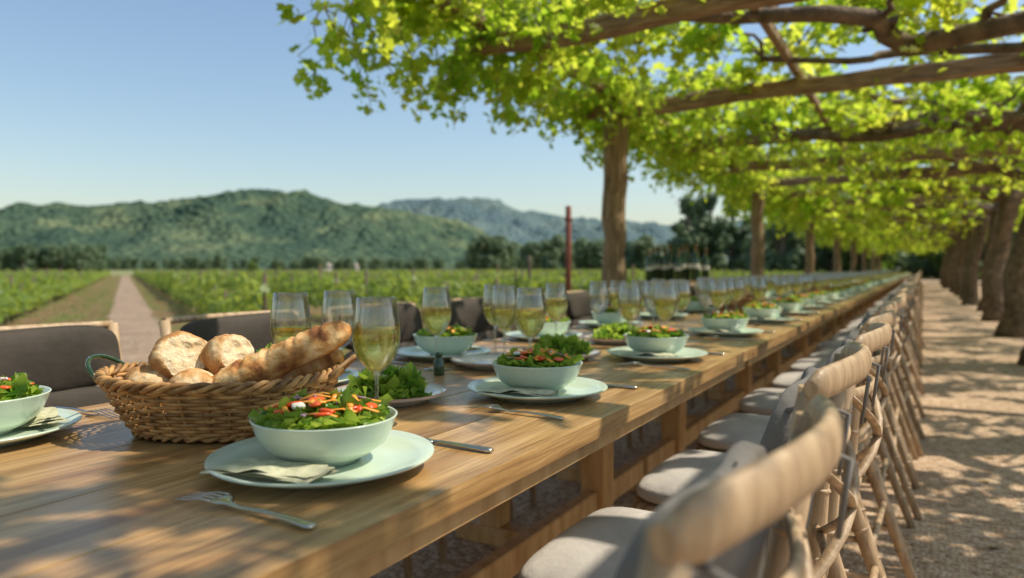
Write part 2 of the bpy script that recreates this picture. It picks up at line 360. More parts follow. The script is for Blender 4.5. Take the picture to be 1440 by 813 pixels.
# ------------------------------------------------------------------ trees (generic)
def treemesh(name,h,rad,nblob,nleaf,ls,mleaf,trunk=.12,seed=1,low=.25):
    random.seed(seed);mb=MB()
    mb.tube([(0,0,-.1),(U(-.1,.1),U(-.1,.1),h*.3),(U(-.3,.3),U(-.3,.3),h*.75)],[h*.035,h*.025,h*.01],8,0,up=(0,1,0))
    bl=[]
    for i in range(nblob):
        t=low+ (1-low)*R();a=R()*6.283
        rr=rad*(1-.8*abs(t-.5))*math.sqrt(R())*.8
        c=Vector((rr*math.cos(a),rr*math.sin(a),h*t*.92));br=rad*U(.28,.5)
        bl.append((c,br));mb.tube([(0,0,h*.3*t+.1),tuple(c*.6+Vector((0,0,h*.15*t))),tuple(c)],[h*.012,h*.008,h*.004],5,0,up=(0,1,.1))
    for i in range(nleaf):
        c,br=random.choice(bl)
        d=Vector((U(-1,1),U(-1,1),U(-1,1))).normalized()
        p=c+d*br*(.55+.5*R());p.z=max(p.z,h*low*.6)
        n=(d+Vector((U(-.8,.8),U(-.8,.8),U(-.2,1)))).normalized()
        mb.leaf(p,n,ls*U(.6,1.3),1,shape=2)
    return mb.mesh(name,[M_bark,mleaf])
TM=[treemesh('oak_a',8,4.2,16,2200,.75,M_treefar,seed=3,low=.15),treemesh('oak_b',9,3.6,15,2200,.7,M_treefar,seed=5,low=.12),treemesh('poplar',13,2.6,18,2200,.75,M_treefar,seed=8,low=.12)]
TN=[treemesh('tree_near_a',8,3.6,18,3600,.5,M_tree,seed=13,low=.1),treemesh('tree_near_b',10,3.4,18,3600,.5,M_tree,seed=15,low=.1)]
random.seed(21)
tl=bpy.data.objects.new('distant_tree_line',None);COL.objects.link(tl)
def put(d,s,me,sc): 
    p=site(d,s*d);obj('tree',me,(p.x,p.y,-.2),R()*6.28,(sc*U(.85,1.2),sc*U(.85,1.2),sc),tl)
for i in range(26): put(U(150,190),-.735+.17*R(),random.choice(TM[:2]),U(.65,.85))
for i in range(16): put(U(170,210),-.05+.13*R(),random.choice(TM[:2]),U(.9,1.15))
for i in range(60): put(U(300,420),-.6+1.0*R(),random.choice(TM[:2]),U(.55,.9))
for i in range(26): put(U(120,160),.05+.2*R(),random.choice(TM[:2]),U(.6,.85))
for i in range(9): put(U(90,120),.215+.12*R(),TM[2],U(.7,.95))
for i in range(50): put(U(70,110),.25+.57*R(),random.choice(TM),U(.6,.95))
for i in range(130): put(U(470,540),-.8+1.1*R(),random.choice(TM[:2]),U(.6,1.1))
gr=bpy.data.objects.new('tree_grove',None);COL.objects.link(gr)
for i in range(30):
    y=U(20,78);x=U(7.5,14);obj('tree',random.choice(TN),(x,y,-.1),R()*6.28,U(.6,.9),gr)
for i in range(14): obj('tree',random.choice(TN),(U(-9,9),U(74,84),-.1),R()*6.28,U(.6,.9),gr)
p=site(75,-.365*75);obj('young_tree',TN[0],(p.x,p.y,0),0,.22)
def house(name,p,w,l,h,rot):
    mb=MB();mb.box((0,0,h/2),(w,l,h),0,0)
    b=len(mb.v);o=.5
    mb.v+=[(-w/2-o,-l/2-o,h+.01),(w/2+o,-l/2-o,h+.01),(w/2+o,l/2+o,h+.01),(-w/2-o,l/2+o,h+.01),(0,-l/2-o,h+w*.3),(0,l/2+o,h+w*.3)]
    for f in ((0,1,4),(1,2,5,4),(2,3,5),(3,0,4,5),(3,2,1,0)): mb.face(tuple(b+k for k in f),1,False)
    for k in range(4):
        yy=-l/2+l*(k+.5)/4
        for sx in(-1,1): mb.box((sx*(w/2+.02),yy,h*.55),(.08,1,1.2),2,0)
    mb.box((0,-l/2-.02,1.05),(1.1,.08,2.1),2,0);mb.box((-w*.3,-l/2-.02,h*.55),(1,.08,1.2),2,0);mb.box((w*.3,-l/2-.02,h*.55),(1,.08,1.2),2,0)
    mb.box((w*.25,l*.2,h+w*.25),(.8,.8,1.6),0,0)
    obj(name,mb.mesh(name,[M_white,M_roof,M_dark]),p,rot)
for s,w,l in ((-.262,5,6),(-.225,5,7)):
    p=site(430,s*430);house('farmhouse',(p.x,p.y,0),w,l,2.8,1.2+s*5)
# ------------------------------------------------------------------ vineyard rows
VSEG=[]
for k in range(4):
    random.seed(50+k);mb=MB()
    mb.tube([(0,0,0),(.02,.01,.3),(0,0,.5)],[.03,.022,.02],6,0,up=(0,1,0))
    mb.tube([(.9,0,0),(.9,0,.85)],[.025,.025],6,0,up=(0,1,0))
    mb.tube([(-1,0,.48),(1,0,.48)],[.012,.012],5,0)
    for i in range(320):
        x=U(-1.05,1.05);hz=.5+.3*noise.noise(Vector((x*2,k*3,0)))
        a=R()*3.14;q=math.sqrt(R())
        p=Vector((x,math.cos(a)*.27*q*U(.6,1.2),.22+abs(math.sin(a))*hz*q))
        mb.leaf(p,(U(-1,1),U(-1,1)+p.y*3,U(.1,1.3)),U(.10,.17),1,shape=1)
    VSEG.append(mb.mesh('vine_segment',[M_bark,M_vine]))
random.seed(60)
rang=math.atan2(RU.y,RU.x)
vineyard=bpy.data.objects.new('vineyard',None);COL.objects.link(vineyard)
vs_=[1.45+2.1*k for k in range(38)]+[-1.9-2.0*k for k in range(21)]
for v in vs_:
    u0=max(8.5,(6.3+.521*v)/.854)
    u=u0
    while u<118:
        st=2.0 if (u<45 and abs(v)<30) else 4.0
        pos=RU*(u+st/2)+RV*(v+U(-.05,.05))
        dd=pos.dot(F);rr=pos.dot(RT)
        if dd>4 and -1.1<rr/dd<.5:
            obj('vine_row_segment',random.choice(VSEG),(pos.x,pos.y,0),rang+(math.pi if R()<.5 else 0),(st/2,1.0,U(.75,1.2)),vineyard)
        u+=st
def pole(name,p,h,r,mt):
    mb=MB();mb.tube([(0,0,-.1),(0,0,h*.5),(0,0,h-.02),(0,0,h)],[r,r,r,r*.6],10,0,up=(0,1,0));mb.tube([(0,0,h*.88),(0,0,h*.90)],[r*1.35]*2,10,0,up=(0,1,0))
    obj(name,mb.mesh(name,[mt]),p)
pp=site(12,.95);pole('steel_pole',(pp.x,pp.y,0),2.06,.05,M_red)
pp=site(16,.39);pole('steel_pole',(pp.x,pp.y,0),1.3,.04,M_bark)
for d,s in ((19,-.27),(22,-.02),(26,.13),(30,-.12),(18,.17)):
    pp=site(d,s*d);pole('vineyard_stake',(pp.x,pp.y,0),1.1,.03,M_post)
# ------------------------------------------------------------------ pergola
random.seed(70)
perg=bpy.data.objects.new('pergola',None);COL.objects.link(perg)
def beam(a,b,w,h,name):
    a=Vector(a);b=Vector(b);mb=MB();N=17;pts=[a.lerp(b,i/(N-1))+Vector((U(-.015,.015),U(-.015,.015),U(-.02,.02))) for i in range(N)]
    d=(b-a).normalized();sd=d.cross(Vector((0,0,1))).normalized()
    sec=[(-.5,-.38),(-.38,-.5),(.38,-.5),(.5,-.38),(.5,.38),(.38,.5),(-.38,.5),(-.5,.38)]
    for p in pts:
        for x,z in sec: mb.v.append(tuple(p+sd*(x*w*U(.9,1.09))+Vector((0,0,z*h*U(.88,1.1)))))
    for i in range(N-1):
        for k in range(8): mb.face((i*8+k,i*8+(k+1)%8,(i+1)*8+(k+1)%8,(i+1)*8+k),0,False)
    mb.face(tuple(range(8))[::-1],0,False);mb.face(tuple((N-1)*8+k for k in range(8)),0,False)
    obj(name,mb.mesh(name,[M_beam]),parent=perg)
y=-.4;k=0
while y<62:
    mb=MB();N=14
    mb.tube([(U(-.02,.02),U(-.02,.02),-.1+2.62*i/(N-1)) for i in range(N)],[.118*U(.9,1.08) for i in range(N)],16,0,up=(0,1,0),jit=.2)
    obj('post',mb.mesh('post',[M_post]),(-2.72,y,0),parent=perg);y+=7.2
y=-2.8
while y<62:
    beam((-3.0,y,2.6),(3.2,y,2.62),.11,.14,'cross_beam');y+=2.4
beam((-2.72,-4,2.745),(-2.72,30,2.745),.11,.12,'long_beam');beam((-2.72,30,2.745),(-2.72,62,2.745),.11,.12,'long_beam')
for x in (-1.0,.9): 
    beam((x,-4,2.73),(x,30,2.73),.06,.08,'rafter');beam((x,30,2.73),(x,62,2.73),.06,.08,'rafter')
# ------------------------------------------------------------------ trained plane trees on the right
def wander(p0,p1,n,amp,sd):
    p0=Vector(p0);p1=Vector(p1);o=[]
    for i in range(n):
        t=i/(n-1);p=p0.lerp(p1,t);w=math.sin(t*math.pi)**.5 if 0<t<1 else 0
        q=Vector((t*4.5+sd,sd*1.7,0))
        o.append(p+Vector((noise.noise(q),noise.noise(q+Vector((9,3,1))),noise.noise(q+Vector((2,8,5)))*.55))*amp*w)
    return o
ty=5.4
for i in range(15):
    mb=MB();x0=1.18+U(-.08,.12);sd=i*3.3
    lean=U(.10,.35);k_=U(-.14,.14);f_=1 if i<3 else U(.68,.85)
    tr=[Vector((0,0,-.1)),Vector((U(-.03,.03),0,.12)),Vector((U(-.05,.05),0,.35)),Vector((-.04+U(-.06,.06),k_*.5,.9)),Vector((lean*.3,k_,1.4)),Vector((lean*.7,k_*.8,1.9)),Vector((lean,0,2.3)),Vector((lean+.05,0,2.6))]
    mb.tube(tr,[r*f_ for r in (.34,.25,.19,.165,.155,.165,.18,.13)],18,0,up=(0,1,0),jit=.4)
    top=tr[6]
    for k,(tx,tyy,r) in enumerate(((-3.7,U(-.6,.6),.085),(-2.6,U(.8,1.6),.06),(-2.3,U(-1.7,-.8),.06),(1.7,U(-1,1),.07),(-.6,U(1,2.2),.05))):
        if i>6 and k>1: continue
        end=Vector((tx,tyy,U(2.75,3.0)));pts=wander(top,end,16,.6,sd+k*5)
        for q in pts[2:]: q.z=max(q.z,2.5)
        mb.tube(pts,[r*(1-.7*j/15) for j in range(16)],8,0,jit=.3)
        for b in range(4):
            s_=pts[random.randint(4,14)];e=s_+Vector((U(-.9,.6),U(-.9,.9),U(.05,.4)));mb.tube(wander(s_,e,7,.25,sd+b*2.2+k),[r*.4*(1-.75*j/6) for j in range(7)],5,0)
    obj('plane_tree',mb.mesh('plane_tree',[M_branch]),(x0,ty,0))
    ty+=3.6
# ------------------------------------------------------------------ canopy foliage
CL=[]
for k in range(6):
    random.seed(100+k);mb=MB()
    tw=[]
    for b in range(7):
        a=R()*6.283;e=Vector((math.cos(a)*U(.25,.45),math.sin(a)*U(.25,.45),U(-.22,.18)));pts=[Vector((0,0,0)),e*.5+Vector((0,0,.06)),e]
        mb.tube(pts,[.008,.005,.003],4,0,up=(.1,.2,1));tw.append(pts)
    for i in range(66):
        pts=random.choice(tw);t=R();p=pts[0].lerp(pts[2],t)+Vector((U(-.12,.12),U(-.12,.12),U(-.13,.1)))
        mb.leaf(p,(U(-1,1),U(-1,1),U(.2,1.2)),U(.09,.20),1,shape=0)
    CL.append(mb.mesh('leaf_clump',[M_branch,M_leaf]))
HG=[]
for k in range(4):
    random.seed(140+k);mb=MB()
    for b in range(5):
        s_=Vector((U(-.3,.3),U(-.3,.3),.15));e=s_+Vector((U(-.35,.15),U(-.25,.25),-U(.25,.62)))
        pts=wander(s_,e,6,.12,k*4+b);mb.tube(pts,[.006,.005,.004,.004,.003,.002],4,0,up=(1,.2,.1))
        for i in range(16):
            t=R()**.8;p=s_.lerp(e,t)+Vector((U(-.09,.09),U(-.09,.09),U(-.06,.06)))
            mb.leaf(p,(U(-1,1),U(-1,1),U(-.1,1)),U(.07,.17)*(1.1-.35*t),1,shape=0)
    HG.append(mb.mesh('hanging_shoots',[M_branch,M_leaf]))
random.seed(200)
can=bpy.data.objects.new('vine_canopy',None);COL.objects.link(can)
def clump(me,p,s): obj('leaf_clump',me,p,0,(s,s,s*U(.8,1.1)),can,euler=(U(-.3,.3),U(-.3,.3),R()*6.28))
y=-4.0
while y<64:
    st=.55 if y<15 else .9
    x=-3.1
    while x<3.0:
        q=Vector((x*.75,y*.75,3.1));occ=noise.noise(q)+.5*noise.noise(q*2.2)
        if y<3.6: thr=.10  # near canopy, out of view, thinned to let sun patches onto the table
        elif y<15: thr=-.20
        else: thr=-.22
        if x<-2.3: thr-=.25
        if x>1.6: thr+=.08
        if occ>thr:
            s=U(.8,1.15) if y<15 else U(1.4,1.8)
            clump(random.choice(CL),(x+U(-.2,.2),y+U(-.2,.2),2.80+U(-.16,.3)+.15*occ),s)
            if R()<.18: clump(random.choice(CL),(x+U(-.2,.2),y+U(-.2,.2),3.1+U(-.1,.2)),s)
            if R()<.34 and y>3.6: clump(random.choice(HG),(x+U(-.2,.2),y+U(-.2,.2),2.60),s*.78)
        x+=st
    y+=st
random.seed(205)
y=-3
while y<62:
    st=.28 if y<16 else .7
    q=Vector((0,y*.6,7.7));n_=noise.noise(q)+.4*noise.noise(q*3)
    s=.95 if y<16 else 1.6
    z=2.5-.26*n_
    if y<2.9: z+=.12
    clump(random.choice(HG),(-3.0+U(-.3,.25)-.25*n_,y,z+U(-.05,.2)),s*U(.8,1.1))
    if R()<.8: clump(random.choice(CL),(-3.05+U(-.3,.3)-.2*n_,y,z+.22+U(-.1,.2)),s*.9)
    if R()<.6: clump(random.choice(CL),(-2.75+U(-.2,.3),y,z+.15),s*.8)
    y+=st
random.seed(210);mb=MB()
for i in range(420):
    x=U(-2.6,4);y=U(.5,22);mb.leaf((x,y,.016+U(0,.006)),(U(-.25,.25),U(-.25,.25),1),U(.03,.07),0,shape=random.choice((0,1)))
obj('fallen_leaves',mb.mesh('fallen_leaves',[M_dry]))
# ------------------------------------------------------------------ tables
XR,XL=-.516,-1.474
def table(y0,y1,trest):
    mb=MB();n=5;w=(XR-XL)/n
    for i in range(n):
        mb.box((XL+w*(i+.5),(y0+y1)/2,TZ-.0175),(w-.0016,y1-y0-.005,.035),0,.002,seg=2)
    for x in (XR-.055,XL+.055): mb.box((x,(y0+y1)/2,TZ-.0175-.036),(.07,y1-y0-.06,.034),1,.003)
    for ty in trest:
        for lx in (-.93,-1.33):
            mb.box((lx,ty,.3535),(.085,.085,.551),1,.005)
        mb.box((-1.11,ty,.0395),(.74,.093,.075),1,.015);mb.box((-1.0,ty,TZ-.0635),(.78,.075,.053),1,.004)
    ends=[y0+.02]+trest+[y1-.02]
    for i,(a,b) in enumerate(zip(ends,ends[1:])):
        a2=a+(.044 if i>0 else 0);b2=b-(.044 if i<len(ends)-2 else 0)
        for lx in (-.93,-1.33): mb.box((lx,(a2+b2)/2,.235),(.042,b2-a2,.075),1,.004)
    obj('dining_table',mb.mesh('dining_table',[M_table,M_leg]))
table(-.9,2.6,[.3,2.18])
y=2.6
while y<48:
    table(y,y+2.4,[y+.42,y+1.82]);y+=2.4
# ------------------------------------------------------------------ chairs
def bamboo(mb,pts,rad,m=0,n=8,up=(0,1,0)):
    pts=[Vector(p) for p in pts];mb.tube(pts,rad,n,m,up=up)
    L=sum((b-a).length for a,b in zip(pts,pts[1:]));k=max(1,int(L/.13))
    for j in range(1,k+1):
        t=j/(k+1)*L;acc=0
        for i,(a,b) in enumerate(zip(pts,pts[1:])):
            l=(b-a).length
            if acc+l>=t:
                f=(t-acc)/l;p=a.lerp(b,f);d=(b-a).normalized();r=rad[i]*(1-f)+rad[i+1]*f if isinstance(rad,list) else rad
                mb.tube([p-d*.005,p,p+d*.005],[r*1.0,r*1.2,r*1.0],n,m,up=up);break
            acc+=l
def arc(p0,p1,bul,n=9):
    p0=Vector(p0);p1=Vector(p1);bul=Vector(bul);return [p0.lerp(p1,i/(n-1))+bul*math.sin(math.pi*i/(n-1)) for i in range(n)]
mb=MB()
for s in (-1,1):
    bamboo(mb,[(.36,s*.225,0),(.28,s*.212,.22),(.205,s*.195,.44),(.215,s*.195,.62),(.25,s*.2,.835)],[.014,.016,.019,.017,.015],n=10)
    bamboo(mb,[(-.26,s*.215,0),(-.2,s*.195,.44)],[.012,.016])
    bamboo(mb,[(.295,s*.215,.18),(-.232,s*.205,.18)],[.009,.009],up=(0,0,1))
    bamboo(mb,[(.24,s*.208,.32),(-.215,s*.2,.3)],[.008,.008],up=(0,0,1))
mb.tube(arc((.252,-.218,.836),(.252,.218,.836),(.045,0,0.012),17),[(.009,.011)]+[(.010,.022)]*15+[(.009,.011)],12,0)
mb.tube(arc((.228,-.19,.735),(.228,.19,.735),(.045,0,0),11),[(.007,.012)]*11,8,0)
mb.tube(arc((.21,-.19,.52),(.21,.19,.52),(.035,0,0),11),[(.007,.012)]*11,8,0)
for s in (-1,1):
    mb.tube(arc((.215,-.17*s,.52),(.240,.17*s,.735),(.055,0,0),9),[(.004,.010)]*9,6,0,up=(1,0,0))
mb.tube([(.27,-.2,.26),(.27,.2,.26)],[.009]*2,8,0);mb.tube([(-.22,-.2,.24),(-.22,.2,.24)],[.009]*2,8,0)
mb.pad((0,0,.44),(.44,.43,.035),0,.3,.3)
mb.pad((-.005,0,.478),(.42,.42,.06),1,.6,.35,36,14,fn=lambda p:p+Vector((0,0,.006*noise.noise(p*10))))
mb.pad((.192,0,.665),(.045,.33,.33),2,.5,.4,40,20,fn=lambda p:Vector((p.x+.035*math.cos(p.y*7.5)-.02+.010*noise.noise(p*11),p.y,p.z+.012*noise.noise(p*6))),mat=Matrix.Rotation(math.radians(8),3,'Y'))
for s in (-.14,.14): mb.tube([(.21,s,.79),(.256,s*1.25,.812),(.292,s*1.25,.80),(.282,s*1.25,.72)],[.004,.004,.004,.003],5,2,up=(0,1,0))
CH=mb.mesh('crossback_chair',[M_chair,M_cush,M_cushg])
random.seed(300)
y=.615
while y<47:
    obj('dining_chair',CH,(-.365+U(-.02,.02),y+U(-.015,.015),.012),U(-.06,.06));y+=.56
mb=MB()
for s in (-1,1):
    mb.tube([(-.26,s*.25,0),(-.22,s*.245,.44),(-.225,s*.245,.6),(-.27,s*.25,.84)],[.016,.018,.017,.015],8,0,up=(0,1,0))
    mb.tube([(.24,s*.225,0),(.2,s*.215,.42)],[.014,.017],8,0,up=(0,1,0))
    mb.tube([(-.24,s*.24,.2),(.22,s*.22,.2)],[.010]*2,8,0)
mb.pad((-.01,0,.43),(.46,.48,.05),0,.3,.3);mb.pad((-.01,0,.475),(.45,.45,.07),1,.5,.35)
def bk(p): return Vector((p.x-.05*math.cos(p.y*5.5)+.014*noise.noise(p*9),p.y,p.z+.006*noise.noise(p*7)))
mb.pad((-.200,0,.765),(.06,.465,.17),1,.5,.35,40,18,fn=bk,mat=Matrix.Rotation(math.radians(-9),3,'Y'))
mb.pad((-.172,0,.61),(.062,.465,.17),1,.5,.35,40,18,fn=bk,mat=Matrix.Rotation(math.radians(-9),3,'Y'))
mb.tube(arc((-.27,-.25,.838),(-.27,.25,.838),(-.035,0,0)),[(.012,.010)]*9,8,0)
CHL=mb.mesh('upholstered_chair',[M_chair,M_taupe])
y=.86-1.3
while y<47:
    obj('upholstered_chair',CHL,(-1.62+U(-.02,.02),y+U(-.02,.02),.012),U(-.05,.05));y+=.65
# ------------------------------------------------------------------ tableware meshes
def plateprof(r): return [(0,.004),(r*.6,.004),(r*.62,0),(r*.66,0),(r*.68,.005),(r*.85,.011),(r*.985,.018),(r,.0205),(r*.99,.0225),(r*.85,.0145),(r*.70,.0090),(r*.62,.0080),(0,.0075)]
mb=MB();mb.lathe(plateprof(1*.155),64);PL=mb.mesh('dinner_plate',[M_ceramp])
mb=MB();mb.lathe([(r,z) for r,z in plateprof(.122)],56);mb.lathe([(.1215,.0202),(.1228,.0216),(.1215,.0232),(.1195,.0222)],56,1);PLS=mb.mesh('salad_plate',[M_cream,M_rim])
mb=MB();mb.lathe([(0,.004),(.042,.004),(.044,0),(.05,0),(.052,.006),(.07,.016),(.088,.034),(.098,.058),(.105,.081),(.106,.083),(.1045,.0845),(.1025,.083),(.094,.058),(.083,.037),(.066,.021),(.04,.0125),(0,.011)],56);BW=mb.mesh('salad_bowl',[M_ceram])
def saladmesh(name,seed,rad,h,n,bits,z0,bowl=True):
    random.seed(seed);mb=MB()
    for i in range(n):
        a=R()*6.283;q=math.sqrt(R());rr=rad*q
        z=z0+h*(1-q*q)*U(.35,1)+U(-.002,.008)
        c=Vector((rr*math.cos(a),rr*math.sin(a),z));l=U(.034,.078);w=l*U(.4,.65)
        if bowl: z+=.012*q;c.z=z
        az=R()*6.283;ti=U(-.4,.75)
        X=Vector((math.cos(az)*math.cos(ti),math.sin(az)*math.cos(ti),math.sin(ti)));Y=Vector((-math.sin(az),math.cos(az),U(-.6,.6))).normalized();Z=X.cross(Y).normalized()
        cur=U(-14,14);ph=R()*6;rf=U(.002,.007)
        def f(u,v):
            s=(u-.5)*l;ww=w*math.sin(math.pi*min(1,max(0.03,u*.93+.04)))**.6*(v-.5)
            ww*=1+.3*math.sin(u*19+ph)*abs(v-.5)*2
            p=c+X*s+Y*ww+Z*(-cur*s*s+rf*math.sin(u*14+ph)*abs(v-.5)*2+rf*1.2*math.sin(v*8+ph)+abs(v-.5)*w*.35)
            if bowl:
                r_=math.hypot(p.x,p.y)
                lim=.0885 if p.z<.075 else .097 if p.z<.086 else .116
                if r_>lim: p.x*=lim/r_;p.y*=lim/r_
                if p.z<.05: p.z=.05
            elif p.z<.010: p.z=.010
            return p
        mb.grid(f,8,5,0)
    for i in range(bits):
        a=R()*6.283;q=math.sqrt(R())*.9;rr=rad*q;z=z0+h*(1-q*q)+.026
        c=Vector((rr*math.cos(a),rr*math.sin(a),z));rot=Matrix.Rotation(R()*6.28,3,'Z')@Matrix.Rotation(U(-.8,.8),3,'X')
        k=random.choice([1,1,1,2,2,2,3,4])
        if k==1: mb.pad(c,(.028,.019,.009),1,.8,.9,10,7,mat=rot)
        elif k==2:
            mb.tube([c+rot@Vector((-.022,0,0)),c+rot@Vector((0,.004,.006)),c+rot@Vector((.022,0,-.002))],[(.0045,.0018)]*3,5,2)
        elif k==3: mb.pad(c,(.02,.014,.008),3,.5,.5,10,7,mat=rot)
        else: mb.tube([c+rot@Vector((.012*math.cos(t*.6),.012*math.sin(t*.6),.001*t)) for t in range(7)],[.0018]*7,5,4)
    return mb.mesh(name,[M_sal,M_tom,M_car,M_chs,M_onion])
SAL=[saladmesh('salad',400+i,.080,.024,105,b,.066) for i,b in enumerate((44,30,18))]
SALP=saladmesh('leaf_salad',410,.080,.036,110,0,.016,False)
prof=[(0,0),(.0355,0),(.0362,.0012),(.034,.0028),(.014,.006),(.0055,.012),(.0038,.025),(.0035,.055),(.0039,.084),(.008,.094),(.020,.103),(.033,.120),(.0405,.140),(.0425,.157),(.0415,.180),(.0375,.208),(.0345,.228),
 (.0341,.2288),(.0335,.228),(.0365,.208),(.0405,.180),(.0415,.157),(.0395,.140),(.0321,.1212),(.0193,.1047),(.008,.0972),(0,.0962)]
WINEC=[(.008,.0979),(.0190,.1053),(.0316,.1217),(.0390,.140),(.0410,.157)]
def glassmesh(n,lev):
    mb=MB();mb.lathe(prof,n);me=mb.mesh('wine_glass',[M_glass])
    w=None
    if lev:
        mb=MB();c=[(0,.0971)]+[p for p in WINEC if p[1]<lev]
        a=WINEC[len(c)-2];b=WINEC[min(len(c)-1,4)] if lev<.157 else (.0405,.172)
        t=(lev-a[1])/max(1e-4,(b[1]-a[1]));c.append((a[0]+(b[0]-a[0])*min(1,t),lev));c.append((0,lev));mb.lathe(c,n);w=mb.mesh('wine',[M_wine])
    return me,w
GN=glassmesh(48,.176);GL=glassmesh(48,.156);GE=glassmesh(48,0);GF=glassmesh(20,.16)
def glass(x,y,g,z=TZ,s=1.0):
    o=obj('wine_glass',g[0],(x,y,z+.0005),R()*6,s)
    if g[1]: obj('wine',g[1],(0,0,0),0,1,o)
mb=MB()
def fk(x): t=max(0,min(1,(x-.125)/.075)); return .0035*math.sin(min(1,x/.13)*math.pi)+.009*math.sin(t*math.pi)*(1-.3*t)
hp=[(0,.0045,.0012),(.006,.0085,.0016),(.03,.0072,.0018),(.08,.004,.0018),(.115,.0032,.0017),(.135,.0055,.0014),(.143,.0135,.0009),(.150,.0155,.0008),(.154,.0155,.0008)]
mb.tube([(-x,0,.003+fk(x)) for x,w,t in hp],[(w,t) for x,w,t in hp],10,0)
for k in range(4):
    yy=-.0137+k*.00913;xs=[.152,.17,.19,.21,.220]
    mb.tube([(-x,yy*(1 if x<.2 else .95),.003+fk(x)) for x in xs],[(.0019,.0009),(.0018,.0009),(.0016,.0008),(.0012,.0007),(.0004,.0004)],6,0)
FK=mb.mesh('fork',[M_metal])
mb=MB()
mb.tube([(0,0,.004),(-.006,0,.004),(-.05,0,.004),(-.1,0,.004),(-.112,0,.004)],[(.004,.0025),(.0085,.0035),(.0075,.0035),(.006,.003),(.004,.0025)],12,0)
mb.tube([(-.11,0,.004),(-.13,.002,.004),(-.18,.002,.004),(-.212,.0,.004),(-.222,-.004,.004)],[(.006,.0012),(.0095,.0009),(.0095,.0008),(.0075,.0006),(.002,.0004)],10,0)
KN=mb.mesh('table_knife',[M_metal])
def napk(seed):
    mb=MB();random.seed(seed);sd=seed*1.3
    for L in range(3):
        def f(u,v):
            x=(u-.5)*.17*(1-.06*L);y_=(v-.5)*.075*(1-.1*L)
            x+=.008*math.sin(v*4+sd+L)
            z=.026+.003*L+.003*math.sin(u*9+sd+L)*math.sin(v*5+sd)+.003*noise.noise(Vector((u*5,v*5,sd+L)))-.010*abs(u-.5)
            return (x,y_+.006*math.sin(u*5+L),z)
        mb.grid(f,22,12,0)
    return mb.mesh('napkin',[M_nap])
NK=napk(3)
# ------------------------------------------------------------------ place settings
random.seed(500)
def setting(x,y,side,sal,nap=True,fy=.205):
    a=0 if side>0 else math.pi
    obj('dinner_plate',PL,(x,y,TZ+.001),R()*6)
    o=obj('salad_bowl',BW,(x+side*-.005,y+.008,TZ+.0095),0,(.96,.96,.76))
    obj('salad',sal,(0,0,0),R()*6,1,o)
    obj('fork',FK,(x+side*.165,y-side*fy,TZ+.0005),a+U(-.06,.06))
    obj('table_knife',KN,(x+side*.165,y+side*.185,TZ+.0005),a+U(-.05,.05))
    if nap: obj('napkin',NK,(x+side*.005,y-side*.098,TZ),a+math.radians(12)*side+U(-.1,.1),.9)
setting(-.726,.728,1,SAL[0],fy=.18);setting(-.735,1.385,1,SAL[0]);setting(-.715,2.14,1,SAL[1]);setting(-.72,3.05,1,SAL[2])
setting(-1.345,.56,-1,SAL[2]);setting(-1.31,1.22,-1,SAL[1]);setting(-1.31,1.83,-1,SAL[1]);setting(-1.30,2.5,-1,SAL[2]);setting(-1.3,3.2,-1,SAL[1])
yy=3.9
while yy<46:
    setting(-.73+U(-.02,.02),yy,1,random.choice(SAL),nap=yy<10);setting(-1.28+U(-.02,.02),yy+U(-.03,.03),-1,random.choice(SAL),nap=yy<10)
    yy+=.72
obj('salad_plate',PLS,(-.975,1.17,TZ+.001));obj('leaf_salad',SALP,(-.975,1.17,TZ+.001),1.2)
obj('salad_plate',PLS,(-1.06,1.73,TZ+.001))
obj('salad_plate',PLS,(-1.0,2.52,TZ+.001));obj('leaf_salad',SALP,(-1.0,2.52,TZ+.001),2.2)
obj('leaf_salad',SALP,(-.97,1.99,TZ+.001),.2);obj('salad_plate',PLS,(-.97,1.99,TZ+.001))
for x,y,g in ((-.842,.975,GN),(-1.155,1.065,GL),(-1.178,1.235,GE),(-1.166,1.60,GN),(-1.2,1.97,GL),(-1.10,1.86,GL),(-.905,1.665,GN),(-1.12,2.25,GN),(-.89,2.37,GL),(-.86,2.72,GN),(-1.14,2.68,GE),(-.96,2.83,GE),(-.84,3.42,GN),(-1.08,3.0,GL),(-1.16,3.5,GN),(-.93,3.55,GE),(-1.02,3.35,GE),(-.79,2.46,GN),(-.93,3.12,GN),(-.88,3.75,GN),(-.99,3.95,GL),(-1.14,2.9,GN)):
    glass(x,y,g)
yy=4.25
while yy<32:
    for x in (-.84,-.9,-.97,-1.08,-1.15):
        if yy<12 or R()<.5: glass(x+U(-.03,.03),yy+U(-.18,.18),GF)
    yy+=.72 if yy<16 else .9
def jar(p,r,h,mt,name):
    mb=MB();mb.lathe([(0,0),(r,0),(r*1.05,h*.1),(r,h*.6),(r*.6,h*.75),(r*.62,h*.8),(r*.75,h*.82),(r*.7,h*.97),(r*.3,h),(0,h)],24);obj(name,mb.mesh(name,[mt]),p)
jar((-1.10,1.52,TZ+.001),.014,.06,M_bottle,'pepper_mill')
